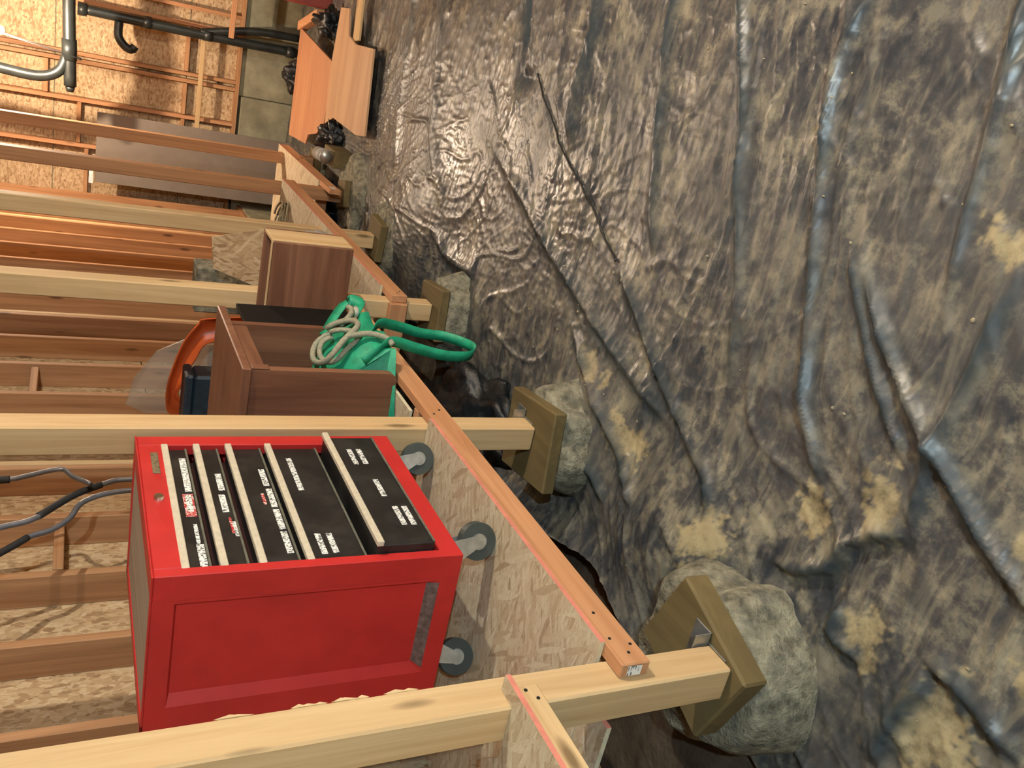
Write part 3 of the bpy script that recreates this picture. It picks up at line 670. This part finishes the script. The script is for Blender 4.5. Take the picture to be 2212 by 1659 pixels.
bmesh.ops.recalc_face_normals(b, faces=b.faces); bmesh.ops.solidify(b, geom=b.faces[:], thickness=.006)
og = obj('curved_shell', b, M['orange'], None, True, origin=(4.0, 1.7, -.278)); tag(og, 'curved orange plastic shell standing behind the brown table', 'plastic shell')
b = bmesh.new(); box(4.25, 4.265, 1.5, 2.02, -.278, .10, .002, b)
P = [(1.52, .10), (1.60, .45), (1.72, .66), (1.86, .76), (2.0, .79), (2.05, .70), (2.05, .10)]
b.free(); b = prism_x([(1.52, -.278)]+P+[(2.05, -.278)], 4.25, 4.262)
for v in b.verts: v.co.x += .02*math.sin(v.co.y*12)
tag(obj('cloudy_panel', b, M['haze'], None, origin=(4.25, 1.8, -.278)), 'cloudy see-through plastic panel behind the orange shell', 'plastic panel')
bc = empty('storage_case', (3.85, 1.7, -.28)); tag(bc, 'dark blue case below the orange shell', 'case')
obj('body', box(3.82, 3.97, 1.66, 2.02, -.279, .53, .012), M['blue'], bc); obj('lid', box(3.815, 3.975, 1.655, 2.025, .531, .57, .01), M['blue'], bc)
os1 = obj('board_offcut', prism_x([(1.12, -.279), (1.12, .15), (1.19, .40), (1.36, .38), (1.46, .10), (1.46, -.279)], 4.60, 4.612), M['osb_wall'], None, origin=(4.6, 1.3, -.279))
tag(os1, 'chipboard offcut standing behind the reddish wooden box', 'board')
gk = obj('concrete_block', box(4.9, 5.09, 1.45, 1.72, -.279, .42, .008), M['pier'], None); tag(gk, 'grey block standing behind the chipboard offcut', 'block')
cw = empty('wire_coil', (5.95, 1.35, -.28)); tag(cw, 'tangled coil of wire lying on the lower shelf', 'wire coil')
for r_, zz in ((.12, .0), (.10, .016), (.115, .032)): obj('loop', coil(5.95+zz, 1.36, -.268+zz, r_, (.05, .06), 1.0, .007), M['wire'], cw, True)
b = bmesh.new(); bmesh.ops.create_icosphere(b, subdivisions=3, radius=1)
for v in b.verts:
    n_ = float(pn(np.array(v.co.x*2+3), np.array(v.co.y*2+v.co.z*1.5)))
    v.co = Vector((4.72+v.co.x*.24*(1+.3*n_), 1.20+v.co.y*.06*(1+.2*n_), max(-.279, -.22+v.co.z*.075*(1+.5*n_))))
tag(obj('plastic_bag', b, M['clear'], None, True), 'clear crumpled plastic bag beside the knotted pine post', 'plastic bag')
jr = empty('glass_jar', (6.9, .93, -.75)); tag(jr, 'small clear glass jar lying beside the farthest shelf', 'jar')
zj = float(sheet_z(np.array(6.75), np.array(.98)))+.08
jr.location = (6.75, .98, zj-.05)
obj('jar_body', cyl((6.62, .985, zj+.13), (6.86, 1.0, zj+.13), .055, .05, 24), M['clear'], jr, True)
obj('jar_lid', cyl((6.60, .985, zj+.13), (6.619, .985, zj+.13), .05, .05, 24), M['steel'], jr, True)
obj('wooden_rest', box(6.58, 6.9, .93, 1.06, zj-.09, zj+.075, .004), M['plate'], jr)

# ------------------------------------------------------------------ plywood pieces on the ground
PLF = [(8.642,.142),(7.231,.337),(7.335,.822),(7.539,.939),(7.832,.996),(7.893,1.088),(8.618,1.127)]
PLN = [(7.262,.30),(7.188,-.095),(6.939,-.099),(6.861,.089),(6.647,.139),(6.165,.133),(6.076,.721),(6.284,.749),(6.99,.728),(7.226,.808)]
tag(obj('plywood_piece', prism(PLF, -.815, -.80), M['ply_red'], None), 'pinkish notched plywood piece on the floor, farther one', 'plywood', 'plywood pieces on the floor')
tag(obj('plywood_piece', prism(PLN, -.795, -.78), M['ply_y'], None), 'notched plywood piece on the floor, nearer one with a narrow tongue', 'plywood', 'plywood pieces on the floor')
tag(obj('wood_strip', box(6.66, 6.82, -.45, .12, -.815, -.797, .003, rot=Matrix.Rotation(.12, 3, 'Z')), M['pine_y'], None), 'thin pale strip of wood under the nearer plywood piece', 'wood strip')
tag(obj('wood_strip', box(8.0, 8.7, .02, .10, -.86, -.78, .004, rot=Matrix.Rotation(.2, 3, 'Z')), M['fir_x'], None), 'short brown stick beside the farther plywood piece', 'wood strip')
def blob(name, x, y, z, sx, sy, sz, mat, seed, label, cat, amp=.35):
    b = bmesh.new(); bmesh.ops.create_icosphere(b, subdivisions=4, radius=1)
    for v in b.verts:
        p_ = v.co.copy(); n_ = float(pn(np.array(p_.x*2.4+seed*4), np.array(p_.y*2.4+p_.z*2.1)))+.5*float(ridged(np.array(p_.x*4+seed), np.array(p_.y*4+p_.z*3)))-.2
        v.co = Vector((x+p_.x*sx*(1+amp*n_), y+p_.y*sy*(1+amp*n_), max(z, z+sz*.8+p_.z*sz*(1+amp*n_))))
    return tag(obj(name, b, mat, None, True), label, cat)
blob('trash_bag', 7.12, .90, -.92, .16, .10, .10, M['bagblack'], 1, 'black plastic bag between the jar and the plywood', 'bag', .7)
blob('trash_bag', 7.68, .05, -.95, .20, .11, .12, M['bagblack'], 2, 'black plastic bag at the right end of the plywood', 'bag', .7)
blob('trash_bag', 8.95, .62, -1.02, .16, .16, .13, M['bagblack'], 3, 'black plastic bag at the foot of the far wall', 'bag', .7)
rb = empty('red_crate', (8.5, -.3, -.985)); tag(rb, 'dark red box at the right edge of the view beyond the plywood', 'box')
obj('body', box(8.3, 8.75, -.55, -.06, -.985, -.47, .012), M['crate'], rb); obj('lid', box(8.28, 8.77, -.57, -.04, -.469, -.43, .01), M['crate'], rb)
blob('trash_bag', 3.12, 1.55, -.69, .36, .24, .13, M['bagblack'], 5, 'large black plastic bag stuffed under the shelf behind the pale post', 'bag')
blob('trash_bag', 7.15, 1.47, -.93, .34, .22, .10, M['bagblack'], 8, 'black plastic bag under the farthest shelf', 'bag')

# ------------------------------------------------------------------ far wall: board, pipes, sticks
gp = empty('grey_board', (9.5, 1.68, -.98)); tag(gp, 'tall grey board leaning against the far wall', 'board')
obj('board', box(9.55, 9.565, 1.335, 2.03, -1.02, .86, .003, rot=Matrix.Rotation(.035, 3, 'Y')), M['greyboard'], gp)
obj('edge_strip', box(9.55, 9.60, 1.88, 2.04, .875, .915, .002), M['white'], gp)
dp = empty('drain_pipe', (9.7, .45, -1)); tag(dp, 'black plastic drain pipe with fittings running up the far wall', 'pipe')
obj('stack', tube([(9.7, .42, -1.02), (9.7, .43, 0), (9.7, .42, 1.06)], .048, 16), M['abs'], dp, True)
obj('second_stack', tube([(9.68, .27, -1.02), (9.68, .29, -.6), (9.69, .36, -.25), (9.70, .41, -.05)], .040, 16), M['abs'], dp, True)
for zz, r_ in ((1.02, .062), (.45, .058), (-.12, .060), (-.95, .06)): obj('collar', cyl((9.7, .423, zz-.04), (9.7, .423, zz+.04), r_, seg=20), M['abs'], dp, True)
obj('trap', tube([(9.69, .47, .70), (9.66, .60, .70), (9.65, .68, .64), (9.65, .70, .58), (9.65, .66, .55)], .040, 14), M['abs'], dp, True)
hp = empty('branch_pipe', (8.95, .6, 1.1)); tag(hp, 'black horizontal pipe with an upward elbow near the light bulb', 'pipe')
obj('main', tube([(8.95, -.6, 1.16), (8.95, .3, 1.13), (8.95, 1.06, 1.10)], .052, 18), M['abs'], hp, True)
obj('cap', cyl((8.95, 1.06, 1.10), (8.95, 1.11, 1.10), .042, .03, 18), M['abs'], hp, True)
obj('hub', cyl((8.95, .66, 1.117), (8.95, .84, 1.111), .062, seg=20), M['abs'], hp, True)
obj('elbow', tube([(8.95, .80, 1.13), (8.95, .93, 1.18), (8.95, 1.0, 1.28), (8.95, 1.02, 1.42), (8.95, 1.0, 1.7), (8.95, .98, TOP)], .046, 16), M['abs'], hp, True)
obj('hanger_strap', ribbon([(8.90, .62, TOP), (8.895, .72, 1.6), (8.895, .80, 1.06), (8.95, .82, 1.04), (9.005, .80, 1.06), (9.0, .72, 1.6), (9.0, .62, TOP)], .006, (0, 1, 0)), M['black'], hp)
tag(obj('wood_stake', box(9.78, 9.80, .46, 1.43, -.115, -.07, .002), M['pine_y'], None), 'pale horizontal stick fixed across the far wall studs', 'stick')
tag(obj('wood_stake', box(9.56, 9.60, -.5, .40, -.36, -.31, .003, rot=Matrix.Rotation(.02, 3, 'X')), M['fir_y'], None), 'reddish horizontal stick behind the drain pipe', 'stick')

# ------------------------------------------------------------------ cord and loose rubble on the sheet
cp = [(3.45,.03),(3.273,.145),(3.068,.264),(2.844,.358),(2.682,.437),(2.542,.523),(2.43,.565)]
cpz = [(x, y, float(sheet_z(np.array(x), np.array(y)))+.006) for x, y in [(p.x, p.y) for p in smooth_path([(a, b_, 0) for a, b_ in cp], 10)]]
tag(obj('thin_cord', tube(cpz, .0045, 6, sm=False), M['black'], None, True), 'thin dark cord lying across the plastic sheet', 'cord')
b = bmesh.new(); rs = random.Random(4)
for k in range(110):
    x, y = rs.uniform(.7, 6), rs.uniform(-.3, 1.15); s = rs.uniform(.002, .006)
    z = float(sheet_z(np.array(x), np.array(y)))
    r = bmesh.ops.create_icosphere(b, subdivisions=1, radius=s); bmesh.ops.scale(b, vec=(1, rs.uniform(.5, 1.2), .6), verts=r['verts'])
    bmesh.ops.translate(b, vec=(x, y, z+s*.3), verts=r['verts'])
tag(obj('dirt_crumbs', b, M['rubble'], None), 'scattered crumbs of dirt and stone on the plastic sheet', 'dirt', kind='stuff')

# ------------------------------------------------------------------ bare bulbs: one at the far end (in view at the corner), two behind and beside the camera
def bulb(loc, watts, col, label):
    x, y, z = loc; r = .034
    e = empty('light_bulb', (x, y, z)); tag(e, label, 'light bulb', 'bare bulbs')
    b = bmesh.new(); bmesh.ops.create_uvsphere(b, u_segments=10, v_segments=6, radius=r); bmesh.ops.translate(b, vec=(x, y, z), verts=b.verts)
    obj('glass', b, emit('bulb_glow', col, watts/(4*math.pi*r*r*math.pi)), e, True)
    obj('socket', cyl((x, y, z+r*.9), (x, y, z+.11), .018, .022, 16), M['white'], e, True)
    obj('wire', cyl((x, y, z+.111), (x, y, TOP-.001), .004, seg=8), M['black'], e)
bulb((8.3, .645, 1.603), LAMP_FAR, (1, .79, .58), 'glowing bare light bulb hanging near the black pipe')
bulb((2.2, -2.3, 1.75), LAMP_SIDE, (1, .93, .80), 'bare light bulb hanging to the right of the view')
bulb((-1.2, -1.4, 1.8), LAMP_BACK, (.66, .88, 1), 'cool white bare bulb hanging behind the camera')
